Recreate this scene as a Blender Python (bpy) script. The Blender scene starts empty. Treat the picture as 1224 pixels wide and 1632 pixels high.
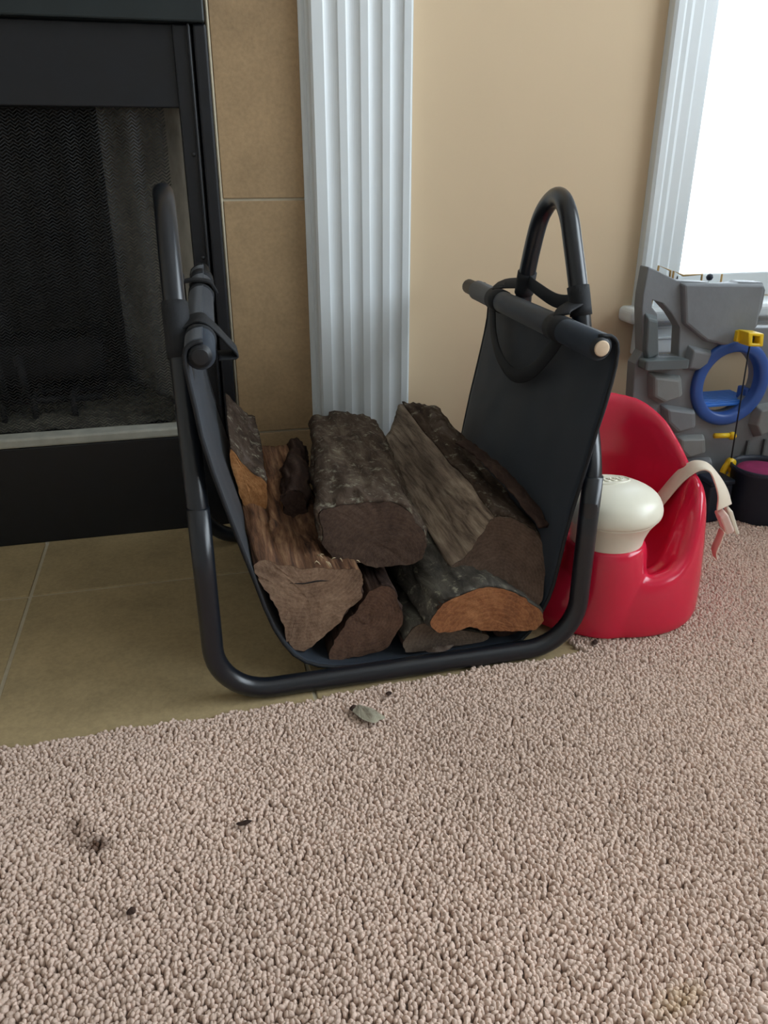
import bpy, bmesh, math, random
import numpy as np
from mathutils import Vector, Matrix, noise
from mathutils.geometry import tessellate_polygon
random.seed(7); rng = np.random.default_rng(7)
sc = bpy.context.scene; C = sc.collection

# ------------------------------------------------------------------ camera, sky, exposure
cd = bpy.data.cameras.new('camera'); cam = bpy.data.objects.new('camera', cd); C.objects.link(cam)
cam.location = (0, 0, .65); cam.rotation_euler = (math.radians(66), 0, math.radians(-14))
cd.sensor_fit = 'VERTICAL'; cd.sensor_height = 36; cd.lens = 36*1256/1632; cd.clip_start = .02
sc.camera = cam
w = bpy.data.worlds.new('sky'); sc.world = w; w.use_nodes = True
bg = w.node_tree.nodes['Background']; bg.inputs[0].default_value = (.82, .92, 1, 1); bg.inputs[1].default_value = 8.0
def portal(name, loc, rot, sx, sy):
    l = bpy.data.lights.new(name, 'AREA'); l.shape = 'RECTANGLE'; l.size = sx; l.size_y = sy
    l.cycles.is_portal = True
    o = bpy.data.objects.new(name, l); o.location = loc; o.rotation_euler = rot; C.objects.link(o)
W1 = (.955, 1.75, .385, 1.85)          # window beside the fireplace: x0 x1 z0 z1
W2 = (-1.35, 1.15, .70, 2.1)            # window in the right wall: y0 y1 z0 z1
XR, XL, YB, ZC, YW = 2.05, -2.2, -2.6, 2.4, 1.445
portal('daylight_portal', ((W1[0]+W1[1])/2, YW+.1, (W1[2]+W1[3])/2), (math.radians(-90), 0, 0), W1[1]-W1[0], W1[3]-W1[2])
portal('daylight_portal', (XR+.1, (W2[0]+W2[1])/2, (W2[2]+W2[3])/2), (0, math.radians(90), 0), W2[3]-W2[2], W2[1]-W2[0])
vs = sc.view_settings; vs.view_transform = 'Standard'; vs.look = 'None'; vs.gamma = 1; vs.use_curve_mapping = False
vs.exposure = 0.17

# ------------------------------------------------------------------ helpers
def s2l(c):
    f = lambda v: v/12.92 if v <= .04045 else ((v+.055)/1.055)**2.4
    return tuple(f(v/255) for v in c)
class NT:
    def __init__(s, name):
        s.m = bpy.data.materials.new(name); s.m.use_nodes = True; s.t = s.m.node_tree; s.b = s.t.nodes['Principled BSDF']
        s.out = s.t.nodes['Material Output']
    def n(s, kind, **kw):
        nd = s.t.nodes.new(kind)
        for k, v in kw.items(): setattr(nd, k, v)
        return nd
    def l(s, a, b): s.t.links.new(a, b)
    def coords(s, scale=(1,1,1), loc=(0,0,0), rot=(0,0,0)):
        tc = s.n('ShaderNodeTexCoord'); mp = s.n('ShaderNodeMapping')
        mp.inputs['Scale'].default_value = scale; mp.inputs['Location'].default_value = loc; mp.inputs['Rotation'].default_value = rot
        s.l(tc.outputs['Object'], mp.inputs[0]); return mp.outputs[0]
    def noise(s, vec, scale, detail=4, rough=.55, dist=0):
        nd = s.n('ShaderNodeTexNoise'); nd.inputs['Scale'].default_value = scale; nd.inputs['Detail'].default_value = detail
        nd.inputs['Roughness'].default_value = rough; nd.inputs['Distortion'].default_value = dist
        if vec: s.l(vec, nd.inputs['Vector'])
        return nd.outputs['Fac']
    def ramp(s, fac, stops):
        r = s.n('ShaderNodeValToRGB'); e = r.color_ramp.elements
        while len(e) < len(stops): e.new(.5)
        for k, (p, c) in enumerate(stops):
            e[k].position = p; e[k].color = (*c, 1) if len(c) == 3 else c
        s.l(fac, r.inputs[0]); return r.outputs[0]
    def mix(s, fac, a, b, mode='MIX'):
        m = s.n('ShaderNodeMix', data_type='RGBA', blend_type=mode)
        for sock, v in ((m.inputs[0], fac), (m.inputs[6], a), (m.inputs[7], b)):
            if isinstance(v, bpy.types.NodeSocket): s.l(v, sock)
            elif isinstance(v, (int, float)): sock.default_value = v
            else: sock.default_value = (*v, 1)
        return m.outputs[2]
    def bump(s, h, strength=.3, dist=.002):
        b = s.n('ShaderNodeBump'); b.inputs['Strength'].default_value = strength; b.inputs['Distance'].default_value = dist
        s.l(h, b.inputs['Height']); s.l(b.outputs[0], s.b.inputs['Normal'])
    def base(s, c):
        if isinstance(c, bpy.types.NodeSocket): s.l(c, s.b.inputs['Base Color'])
        else: s.b.inputs['Base Color'].default_value = (*c, 1)
    def set(s, rough=.6, metal=0, spec=.5, **kw):
        s.b.inputs['Roughness'].default_value = rough; s.b.inputs['Metallic'].default_value = metal
        s.b.inputs['Specular IOR Level'].default_value = spec
        for k, v in kw.items(): s.b.inputs[k].default_value = v
def simple(name, rgb, rough=.6, metal=0, spec=.5, var=.12, scale=20, bump=0, bdist=.001, bscale=None, **kw):
    m = NT(name); c = s2l(rgb); v = m.coords(); f = m.noise(v, scale)
    m.base(m.ramp(f, [(.25, tuple(x*(1-var) for x in c)), (.75, tuple(min(1, x*(1+var)) for x in c))]))
    m.set(rough, metal, spec, **kw)
    if bump: m.bump(m.noise(v, bscale or scale*6, 3), bump, bdist)
    return m.m
def link(o, parent=None):
    C.objects.link(o)
    if parent is not None:
        o.parent = parent; o.matrix_parent_inverse = Matrix.Translation(parent.get('_at', (0,0,0))).inverted() if '_at' in parent else Matrix()
    return o
def mesh(name, verts, faces, mat, parent=None, smooth=False, mi=None):
    me = bpy.data.meshes.new(name); me.from_pydata([tuple(map(float, v)) for v in verts], [], faces); me.update()
    ms = mat if isinstance(mat, (list, tuple)) else [mat]
    for m in ms: me.materials.append(m)
    if mi is not None: me.polygons.foreach_set('material_index', mi)
    bm = bmesh.new(); bm.from_mesh(me); bmesh.ops.recalc_face_normals(bm, faces=bm.faces); bm.to_mesh(me); bm.free()
    if smooth: me.polygons.foreach_set('use_smooth', [True]*len(me.polygons))
    return link(bpy.data.objects.new(name, me), parent)
def thing(name, label, cat, loc, group=None):
    o = bpy.data.objects.new(name, None); o.empty_display_size = .05; o.location = loc; o['_at'] = loc; C.objects.link(o)
    return tag(o, label, cat, group)
def tag(o, label, cat, group=None, kind=None):
    o['label'] = label; o['category'] = cat
    if group: o['group'] = group
    if kind: o['kind'] = kind
    return o
def struct(o, label=None):
    o['kind'] = 'structure'
    if label: o['label'] = label
    return o
def box_vf(x0, x1, y0, y1, z0, z1):
    v = [(x, y, z) for z in (z0, z1) for y in (y0, y1) for x in (x0, x1)]
    return v, [(0,2,3,1), (4,5,7,6), (0,1,5,4), (2,6,7,3), (0,4,6,2), (1,3,7,5)]
def boxes(name, lst, mat, parent=None, bevel=0, seg=2):
    V, Fs = [], []
    for b in lst:
        v, f = box_vf(*b); n = len(V); V += v; Fs += [tuple(i+n for i in q) for q in f]
    o = mesh(name, V, Fs, mat, parent)
    if bevel: add_bevel(o, bevel, seg)
    return o
def add_bevel(o, wdt, seg=2, ang=30):
    m = o.modifiers.new('bevel', 'BEVEL'); m.width = wdt; m.segments = seg; m.limit_method = 'ANGLE'; m.angle_limit = math.radians(ang)
    m.harden_normals = False
    return o
def catmull(pts, n=8, closed=False):
    P = [Vector(p) for p in pts]; out = []; N = len(P)
    for i in range(N if closed else N-1):
        p1, p2 = P[i], P[(i+1) % N]
        p0 = P[(i-1) % N] if closed or i > 0 else p1*2-p2
        p3 = P[(i+2) % N] if closed or i+2 < N else p2*2-p1
        for k in range(n):
            t = k/n
            out.append(.5*((2*p1)+(p2-p0)*t+(2*p0-5*p1+4*p2-p3)*t*t+(3*p1-p0-3*p2+p3)*t**3))
    if not closed: out.append(P[-1])
    return out
def tube_vf(path, rad, seg=16, cap=True):
    P = [Vector(p) for p in path]; n = len(P); R = rad if isinstance(rad, (list, tuple)) else [rad]*n
    T = [(P[min(i+1, n-1)]-P[max(i-1, 0)]).normalized() for i in range(n)]
    up = Vector((0,0,1)) if abs(T[0].z) < .9 else Vector((1,0,0))
    u = T[0].cross(up).normalized(); V = []; Fs = []
    for i in range(n):
        u = (u-T[i]*u.dot(T[i])).normalized(); v = T[i].cross(u)
        for k in range(seg):
            a = 2*math.pi*k/seg; V.append(P[i]+(u*math.cos(a)+v*math.sin(a))*R[i])
    for i in range(n-1):
        for k in range(seg):
            a, b = i*seg+k, i*seg+(k+1) % seg; Fs.append((a, b, b+seg, a+seg))
    if cap: Fs.append(tuple(range(seg))[::-1]); Fs.append(tuple(range((n-1)*seg, n*seg)))
    return V, Fs
def tube(name, path, rad, mat, parent=None, seg=16, cap=True):
    V, Fs = tube_vf(path, rad, seg, cap); return mesh(name, V, Fs, mat, parent, True)
def lathe(name, prof, cx, cy, mat, parent=None, seg=40, sx=1, sy=1):
    V, Fs = [], []
    for r, z in prof:
        for k in range(seg):
            a = 2*math.pi*k/seg; V.append((cx+r*sx*math.cos(a), cy+r*sy*math.sin(a), z))
    for i in range(len(prof)-1):
        for k in range(seg):
            a, b = i*seg+k, i*seg+(k+1) % seg; Fs.append((a, b, b+seg, a+seg))
    Fs.append(tuple(range(seg))[::-1]); n = len(prof); Fs.append(tuple(range((n-1)*seg, n*seg)))
    return mesh(name, V, Fs, mat, parent, True)
def prism(name, outline, y0, y1, mat, parent=None, holes=(), bevel=0, taper=None):
    """outline of (x, z) points, extruded along y"""
    loops = [list(outline)]+[list(h) for h in holes]
    flat = [p for l in loops for p in l]; n = len(flat)
    tris = tessellate_polygon([[Vector((p[0], p[1], 0)) for p in l] for l in loops])
    front = flat
    if taper:
        cx = sum(p[0] for p in outline)/len(outline); cz = sum(p[1] for p in outline)/len(outline)
        front = [(cx+(p[0]-cx)*taper, cz+(p[1]-cz)*taper) for p in flat]
    V = [(p[0], y0, p[1]) for p in front]+[(p[0], y1, p[1]) for p in flat]
    Fs = [tuple(t) for t in tris]+[tuple(i+n for i in t[::-1]) for t in tris]
    s = 0
    for l in loops:
        m = len(l)
        for i in range(m): a, b = s+i, s+(i+1) % m; Fs.append((a, b, b+n, a+n))
        s += m
    o = mesh(name, V, Fs, mat, parent)
    if bevel: add_bevel(o, bevel, 2, 40)
    return o
def ribbon(name, path, side, width, thick, mat, parent=None):
    """flat strap along path; side = width direction (vector or list)"""
    P = [Vector(p) for p in path]; n = len(P); V, Fs = [], []
    for i in range(n):
        T = (P[min(i+1, n-1)]-P[max(i-1, 0)]).normalized(); s = Vector(side[i] if isinstance(side, list) else side)
        s = (s-T*s.dot(T)).normalized(); nn = T.cross(s)
        for a, b in ((-1,-1), (1,-1), (1,1), (-1,1)): V.append(P[i]+s*a*width/2+nn*b*thick/2)
    for i in range(n-1):
        for k in range(4):
            a, b = i*4+k, i*4+(k+1) % 4; Fs.append((a, b, b+4, a+4))
    Fs += [(3,2,1,0), tuple(range((n-1)*4, n*4))]
    o = mesh(name, V, Fs, mat, parent, True); add_bevel(o, thick*.3, 1, 50); return o
def interp(x, xs, ys): return float(np.interp(x, xs, ys))
def cr_interp(x, xs, ys):
    k = max(0, min(len(xs)-2, int(np.searchsorted(xs, x))-1)); h = xs[k+1]-xs[k]; t = (x-xs[k])/h
    def sl(i):
        if i == 0 or i == len(xs)-1: return 0
        a, b = (ys[i]-ys[i-1])/(xs[i]-xs[i-1]), (ys[i+1]-ys[i])/(xs[i+1]-xs[i]); return 0 if a*b <= 0 else 2*a*b/(a+b)
    m0, m1 = sl(k)*h, sl(k+1)*h
    return (2*t**3-3*t*t+1)*ys[k]+(t**3-2*t*t+t)*m0+(-2*t**3+3*t*t)*ys[k+1]+(t**3-t*t)*m1
def sm_interp(x, xs, ys):
    k = max(0, min(len(xs)-2, int(np.searchsorted(xs, x))-1)); t = (x-xs[k])/(xs[k+1]-xs[k]); t = max(0, min(1, t)); t = t*t*(3-2*t)
    return ys[k]*(1-t)+ys[k+1]*t

# ------------------------------------------------------------------ materials
M_wall = simple('tan_wall_paint', (217, 193, 159), .7, var=.03, scale=3, bump=.12, bscale=180, bdist=.0006)
M_ceil = simple('white_ceiling_paint', (228, 226, 220), .8, var=.02)
M_back = simple('pale_room_paint', (214, 212, 206), .8, var=.03)
M_white = simple('white_trim_paint', (226, 232, 234), .38, var=.02, scale=8, bump=.05, bscale=60)
M_grout = simple('pale_grout', (196, 186, 162), .9, var=.08, scale=60, bump=.2, bscale=400)
def tile_mat(name, rgb):
    m = NT(name); oi = m.n('ShaderNodeObjectInfo'); v = m.coords(); c = s2l(rgb)
    off = m.n('ShaderNodeVectorMath', operation='ADD'); m.l(v, off.inputs[0])
    sc_ = m.n('ShaderNodeVectorMath', operation='SCALE'); cmb = m.n('ShaderNodeCombineXYZ')
    for i in range(3): m.l(oi.outputs['Random'], cmb.inputs[i])
    m.l(cmb.outputs[0], sc_.inputs[0]); sc_.inputs['Scale'].default_value = 40; m.l(sc_.outputs[0], off.inputs[1]); v2 = off.outputs[0]
    f = m.noise(v2, 9, 6, .65, .4); g = m.noise(v2, 160, 3, .6)
    a = m.ramp(f, [(.28, tuple(x*.74 for x in c)), (.5, c), (.75, tuple(x*1.2 for x in c))])
    m.base(m.mix(.28, a, m.ramp(g, [(.3, tuple(x*.55 for x in c)), (.65, tuple(x*1.15 for x in c))])))
    m.set(.48, 0, .4); m.bump(m.noise(v2, 45, 5), .2, .0015); return m.m
M_walltile = tile_mat('brown_wall_tile', (168, 141, 106)); M_floortile = tile_mat('olive_beige_floor_tile', (178, 158, 120))
M_fpblack = simple('black_enamel', (9, 13, 20), .42, var=.3, scale=30, bump=.08, bscale=300)
M_hood = simple('dark_green_black_enamel', (21, 31, 33), .5, var=.2, scale=15)
M_soot = simple('sooty_steel', (22, 23, 26), .8, var=.4, scale=12, bump=.3, bscale=80)
def refr():
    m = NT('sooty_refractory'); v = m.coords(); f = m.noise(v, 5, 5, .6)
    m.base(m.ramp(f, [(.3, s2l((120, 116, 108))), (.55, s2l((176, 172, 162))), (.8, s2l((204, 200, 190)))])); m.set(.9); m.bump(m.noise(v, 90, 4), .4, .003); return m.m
M_refr = refr(); M_shadebrick = simple('shade_darkened_refractory', (50, 48, 46), .95, var=.5, scale=7, bump=.4, bscale=90, bdist=.003)  # firebox shade put into the colour of left, back and floor; right stays pale
M_ledge = simple('pale_grey_ledge', (176, 176, 166), .75, var=.15, scale=40, bump=.3, bscale=150)
def screenmat():
    m = NT('wire_mesh_weave'); v = m.coords()
    sp = m.n('ShaderNodeSeparateXYZ'); m.l(v, sp.inputs[0])
    def math_(op, a, b=None):
        q = m.n('ShaderNodeMath', operation=op)
        for k, x in enumerate((a, b)):
            if x is None: continue
            if isinstance(x, (int, float)): q.inputs[k].default_value = x
            else: m.l(x, q.inputs[k])
        return q.outputs[0]
    tri = math_('PINGPONG', sp.outputs[0], .0065)
    u = math_('MULTIPLY', math_('ADD', math_('MULTIPLY', tri, .8), sp.outputs[2]), 2*math.pi/.0052)
    wv = math_('SINE', u); fac = math_('GREATER_THAN', wv, .45)
    m.base(s2l((46, 48, 50))); m.set(.5, .6)
    tr = m.n('ShaderNodeBsdfTransparent'); mx = m.n('ShaderNodeMixShader')
    m.l(fac, mx.inputs[0]); m.l(tr.outputs[0], mx.inputs[1]); m.l(m.b.outputs[0], mx.inputs[2]); m.l(mx.outputs[0], m.out.inputs[0]); return m.m
M_screen = screenmat()
def tubemat():
    m = NT('black_powder_coated_tube'); v = m.coords(); m.base(s2l((21, 25, 32))); m.set(.30, 0, .5)
    m.b.inputs['Coat Weight'].default_value = .15; m.b.inputs['Coat Roughness'].default_value = .3
    m.bump(m.noise(v, 900, 2), .06, .0004); return m.m
M_tube = tubemat()
M_rod = simple('black_rod', (24, 26, 30), .5, var=.1)
def fabric():
    m = NT('black_polyester_canvas'); v = m.coords(); f = m.noise(v, 7, 4)
    m.base(m.ramp(f, [(.3, s2l((28, 37, 48))), (.7, s2l((38, 48, 60)))])); m.set(.62, 0, .35)
    m.b.inputs['Sheen Weight'].default_value = .15
    wv = m.n('ShaderNodeTexWave', wave_type='BANDS', bands_direction='Z'); wv.inputs['Scale'].default_value = 420; m.l(v, wv.inputs[0])
    wy = m.n('ShaderNodeTexWave', wave_type='BANDS', bands_direction='Y'); wy.inputs['Scale'].default_value = 420; m.l(v, wy.inputs[0])
    ad = m.n('ShaderNodeMath', operation='ADD'); m.l(wv.outputs['Fac'], ad.inputs[0]); m.l(wy.outputs['Fac'], ad.inputs[1])
    m.bump(ad.outputs[0], .12, .0005); return m.m
M_fab = fabric(); M_webbing = simple('black_webbing', (20, 23, 28), .75, var=.1, scale=60, bump=.3, bscale=900)
M_cap = simple('pale_wood_dowel_end', (214, 190, 162), .6, var=.06, scale=150)
M_red = simple('glossy_red_plastic', (212, 34, 66), .17, var=.02, scale=5, spec=.55)
M_cream = simple('cream_plastic', (236, 232, 214), .32, var=.02, scale=8)
M_strap = simple('cream_webbing', (226, 212, 192), .7, var=.06, scale=60, bump=.2, bscale=900)
M_pinkw = simple('pinkish_white_buckle_plastic', (232, 208, 196), .45, var=.03)
M_grey = simple('grey_castle_plastic', (118, 122, 126), .6, var=.12, scale=9, bump=.4, bscale=40, bdist=.002)
M_greyd = simple('dark_grey_green_castle_plastic', (94, 102, 104), .6, var=.14, scale=9, bump=.4, bscale=40, bdist=.002)
M_greyp = simple('pale_grey_castle_plastic', (130, 134, 133), .6, var=.12, scale=12, bump=.4, bscale=40, bdist=.002)
M_blue = simple('blue_ring_plastic', (44, 84, 158), .4, var=.04)
M_bluep = simple('bright_blue_plastic', (48, 120, 214), .4, var=.04)
M_yel = simple('yellow_plastic', (238, 200, 30), .4, var=.05)
M_cord = simple('black_cord', (24, 26, 34), .8)
M_navy = simple('dark_navy_plastic', (20, 31, 50), .5, var=.1)
M_mag = simple('magenta_fabric', (150, 40, 92), .7, var=.2, scale=40, bump=.4, bscale=80)
M_gold = simple('tan_wire', (176, 142, 84), .5)
M_char = simple('charred_wood', (26, 24, 24), .9, var=.4, scale=30, bump=.6, bscale=90, bdist=.004)
M_iron = simple('cast_iron', (20, 21, 24), .7, var=.2)
def ashm():
    m = NT('grey_ash'); v = m.coords(); m.base(m.ramp(m.noise(v, 60, 5), [(.3, s2l((60, 57, 50))), (.7, s2l((128, 124, 110)))])); m.set(1); m.bump(m.noise(v, 150), .6, .004); return m.m
M_ash = ashm()
def glassm():
    m = NT('window_glass'); tr = m.n('ShaderNodeBsdfTransparent'); gl = m.n('ShaderNodeBsdfGlossy'); gl.inputs['Roughness'].default_value = .02
    fr = m.n('ShaderNodeFresnel'); fr.inputs[0].default_value = 1.3; mx = m.n('ShaderNodeMixShader')
    m.l(fr.outputs[0], mx.inputs[0]); m.l(tr.outputs[0], mx.inputs[1]); m.l(gl.outputs[0], mx.inputs[2]); m.l(mx.outputs[0], m.out.inputs[0]); return m.m
M_glass = glassm()
def carpetm():
    m = NT('pinkish_beige_carpet_yarn'); at = m.n('ShaderNodeAttribute', attribute_name='tone'); m.base(at.outputs['Color']); m.set(.95, 0, .1)
    m.bump(m.noise(m.coords(), 700, 3), .5, .0015); return m.m
M_carpet = carpetm()
def carpetbase():
    m = NT('carpet_backing'); v = m.coords(); f = m.noise(v, 260, 3)
    m.base(m.ramp(f, [(.3, s2l((150, 128, 114))), (.65, s2l((222, 200, 184)))])); m.set(1, 0, .1); m.bump(f, 1, .006); return m.m
M_carpetbase = carpetbase()

# ------------------------------------------------------------------ room shell
HX = .525; HY = .846                                   # hearth right edge and front edge
struct(boxes('floor', [(XL, XR, YB, HY, -.06, -.004), (HX, XR, HY, YW, -.06, -.004), (XL, -.95, HY, YW, -.06, -.004)], M_carpetbase), 'beige carpeted floor')
struct(boxes('ceiling', [(XL, XR, YB, YW, ZC, ZC+.1)], M_ceil))
struct(boxes('wall_left', [(XL-.1, XL, YB, YW, 0, ZC)], M_back))
struct(boxes('wall_back', [(XL-.1, XR+.15, YB-.1, YB, 0, ZC)], M_back))
struct(boxes('wall_right', [(XR, XR+.15, YB, W2[0], 0, ZC), (XR, XR+.15, W2[1], YW+.15, 0, ZC), (XR, XR+.15, W2[0], W2[1], 0, W2[2]), (XR, XR+.15, W2[0], W2[1], W2[3], ZC)], M_wall))
wf = struct(boxes('wall_fireplace', [(XL-.1, -.95, YW, YW+.15, 0, ZC), (-.95, .075, YW, YW+.15, .9, ZC), (.075, W1[0], YW, YW+.15, 0, ZC),
    (W1[0], W1[1], YW, YW+.15, 0, W1[2]), (W1[0], W1[1], YW, YW+.15, W1[3], ZC), (W1[1], XR+.15, YW, YW+.15, 0, ZC)], M_wall), 'tan painted wall beside the fireplace')
struct(boxes('baseboard_fireplace', [(.412, XR, YW-.014, YW, 0, .085)], M_white, bevel=.004))
# tiles
hearth = struct(boxes('hearth', [(-.95, HX, HY-.012, YW, -.06, -.0025)], M_grout), 'floor-level hearth of square beige tiles')
xs = [-.950, -.697, -.290, .119, .523]; ys = [HY-.010, 1.2285, 1.4445]
for i in range(4):
    for j in range(2):
        boxes('tile', [(xs[i]+.0028, xs[i+1]-.0028, ys[j]+.0028, ys[j+1]-.0028, -.012, 0)], M_floortile, hearth, .0012)
tb = boxes('tile_bed', [(.078, .219, YW-.006, YW, 0, 1.41)], M_grout, wf)
zs = [0, .1815, .591, 1.0, 1.41]
for k in range(4):
    boxes('tile', [(.0815, .2185, YW-.010, YW-.002, zs[k]+.0022, zs[k+1]-.0022)], M_walltile, wf, .001)
struct(tube('trim_1', [(.0785, YW-.008, .17), (.0785, YW-.008, .8), (.0785, YW-.008, 1.4)], .0026, M_grout, seg=8), 'thin line of pale caulk along the fireplace frame')
# fluted pilaster
prof = [(.218, YW), (.218, 1.432), (.222, 1.430), (.227, 1.430), (.2275, 1.426), (.230, 1.4245), (.2315, 1.421), (.2315, 1.409), (.235, 1.4055)]
x0 = .2365; flat = .0125; fl = .0235; x = x0
for k in range(4):
    x += flat if k else .016; prof.append((x, 1.405))
    for q in range(1, 8): prof.append((x+fl*q/8, 1.405+.0036*math.sin(math.pi*q/8)**.7))
    x += fl; prof.append((x, 1.405))
prof += [(.3955, 1.405), (.398, 1.4075), (.398, 1.43), (.4055, 1.43), (.4055, YW)]
n = len(prof)
V = [(p[0], p[1], 0) for p in prof]+[(p[0], p[1], 1.5) for p in prof]
struct(mesh('trim_2', V, [(i, i+1, i+1+n, i+n) for i in range(n-1)]+[(n-1, 0, n, 2*n-1)], M_white), 'white fluted pilaster beside the wall tiles')
# windows
def casing_profile(x0, x1):
    return [(x0, YW), (x0, YW-.019), (x0+.006, YW-.022), (x0+.018, YW-.022), (x0+.024, YW-.018), (x0+.034, YW-.0185), (x0+.042, YW-.014), (x0+.06, YW-.014), (x0+.066, YW-.010), (x1, YW-.009), (x1, YW+.06)]
win = struct(boxes('window_1', [(W1[0], W1[0]+.05, YW+.05, YW+.09, W1[2], W1[3]), (W1[1]-.05, W1[1], YW+.05, YW+.09, W1[2], W1[3]), (W1[0], W1[1], YW+.05, YW+.09, W1[2], W1[2]+.05), (W1[0], W1[1], YW+.05, YW+.09, W1[3]-.05, W1[3]), (W1[0], W1[1], YW+.055, YW+.085, 1.1, 1.14)], M_white, bevel=.003), 'bright white-framed window beside the fireplace')
boxes('pane', [(W1[0]+.05, W1[1]-.05, YW+.068, YW+.071, W1[2]+.05, 1.1)], M_glass, win)
boxes('pane', [(W1[0]+.05, W1[1]-.05, YW+.068, YW+.071, 1.14, W1[3]-.05)], M_glass, win)
for side in (0, 1):
    p = casing_profile(.872, W1[0]+.004)
    if side: p = [(W1[0]+W1[1]-a, b) for a, b in p]
    n = len(p); V = [(a, b, .385) for a, b in p]+[(a, b, W1[3]+.08) for a, b in p]
    mesh('window_casing', V, [(i, (i+1) % n, (i+1) % n+n, i+n) for i in range(n)]+[tuple(range(n))[::-1], tuple(range(n, 2*n))], M_white, win)
boxes('window_head', [(.872, 2*W1[0]+W1[1]-W1[0]-.872, YW-.02, YW, W1[3], W1[3]+.09)], M_white, win, .003)
boxes('window_sill', [(.846, 1.86, YW-.05, YW+.05, .356, .386)], M_white, win, .010, 4)
ap = boxes('window_apron', [(.880, 1.83, YW-.018, YW, .288, .356)], M_white, win, .004)
for z in (.318, .340): boxes('bead', [(.881, 1.829, YW-.0215, YW-.017, z, z+.006)], M_white, ap, .002)
win2 = struct(boxes('window_2', [(XR+.05, XR+.09, W2[0], W2[0]+.05, W2[2], W2[3]), (XR+.05, XR+.09, W2[1]-.05, W2[1], W2[2], W2[3]), (XR+.05, XR+.09, W2[0], W2[1], W2[2], W2[2]+.05), (XR+.05, XR+.09, W2[0], W2[1], W2[3]-.05, W2[3]), (XR+.05, XR+.09, -.125, -.075, W2[2], W2[3])], M_white, bevel=.003), 'wide white-framed window in the right wall')
boxes('pane', [(XR+.068, XR+.071, W2[0]+.05, -.125, W2[2]+.05, W2[3]-.05)], M_glass, win2)
boxes('pane', [(XR+.068, XR+.071, -.075, W2[1]-.05, W2[2]+.05, W2[3]-.05)], M_glass, win2)
boxes('window_casing', [(XR-.02, XR, W2[0]-.08, W2[0], W2[2]-.08, W2[3]+.08), (XR-.02, XR, W2[1], W2[1]+.08, W2[2]-.08, W2[3]+.08), (XR-.02, XR, W2[0], W2[1], W2[3], W2[3]+.08), (XR-.045, XR, W2[0], W2[1], W2[2]-.03, W2[2])], M_white, win2, .003)

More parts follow.
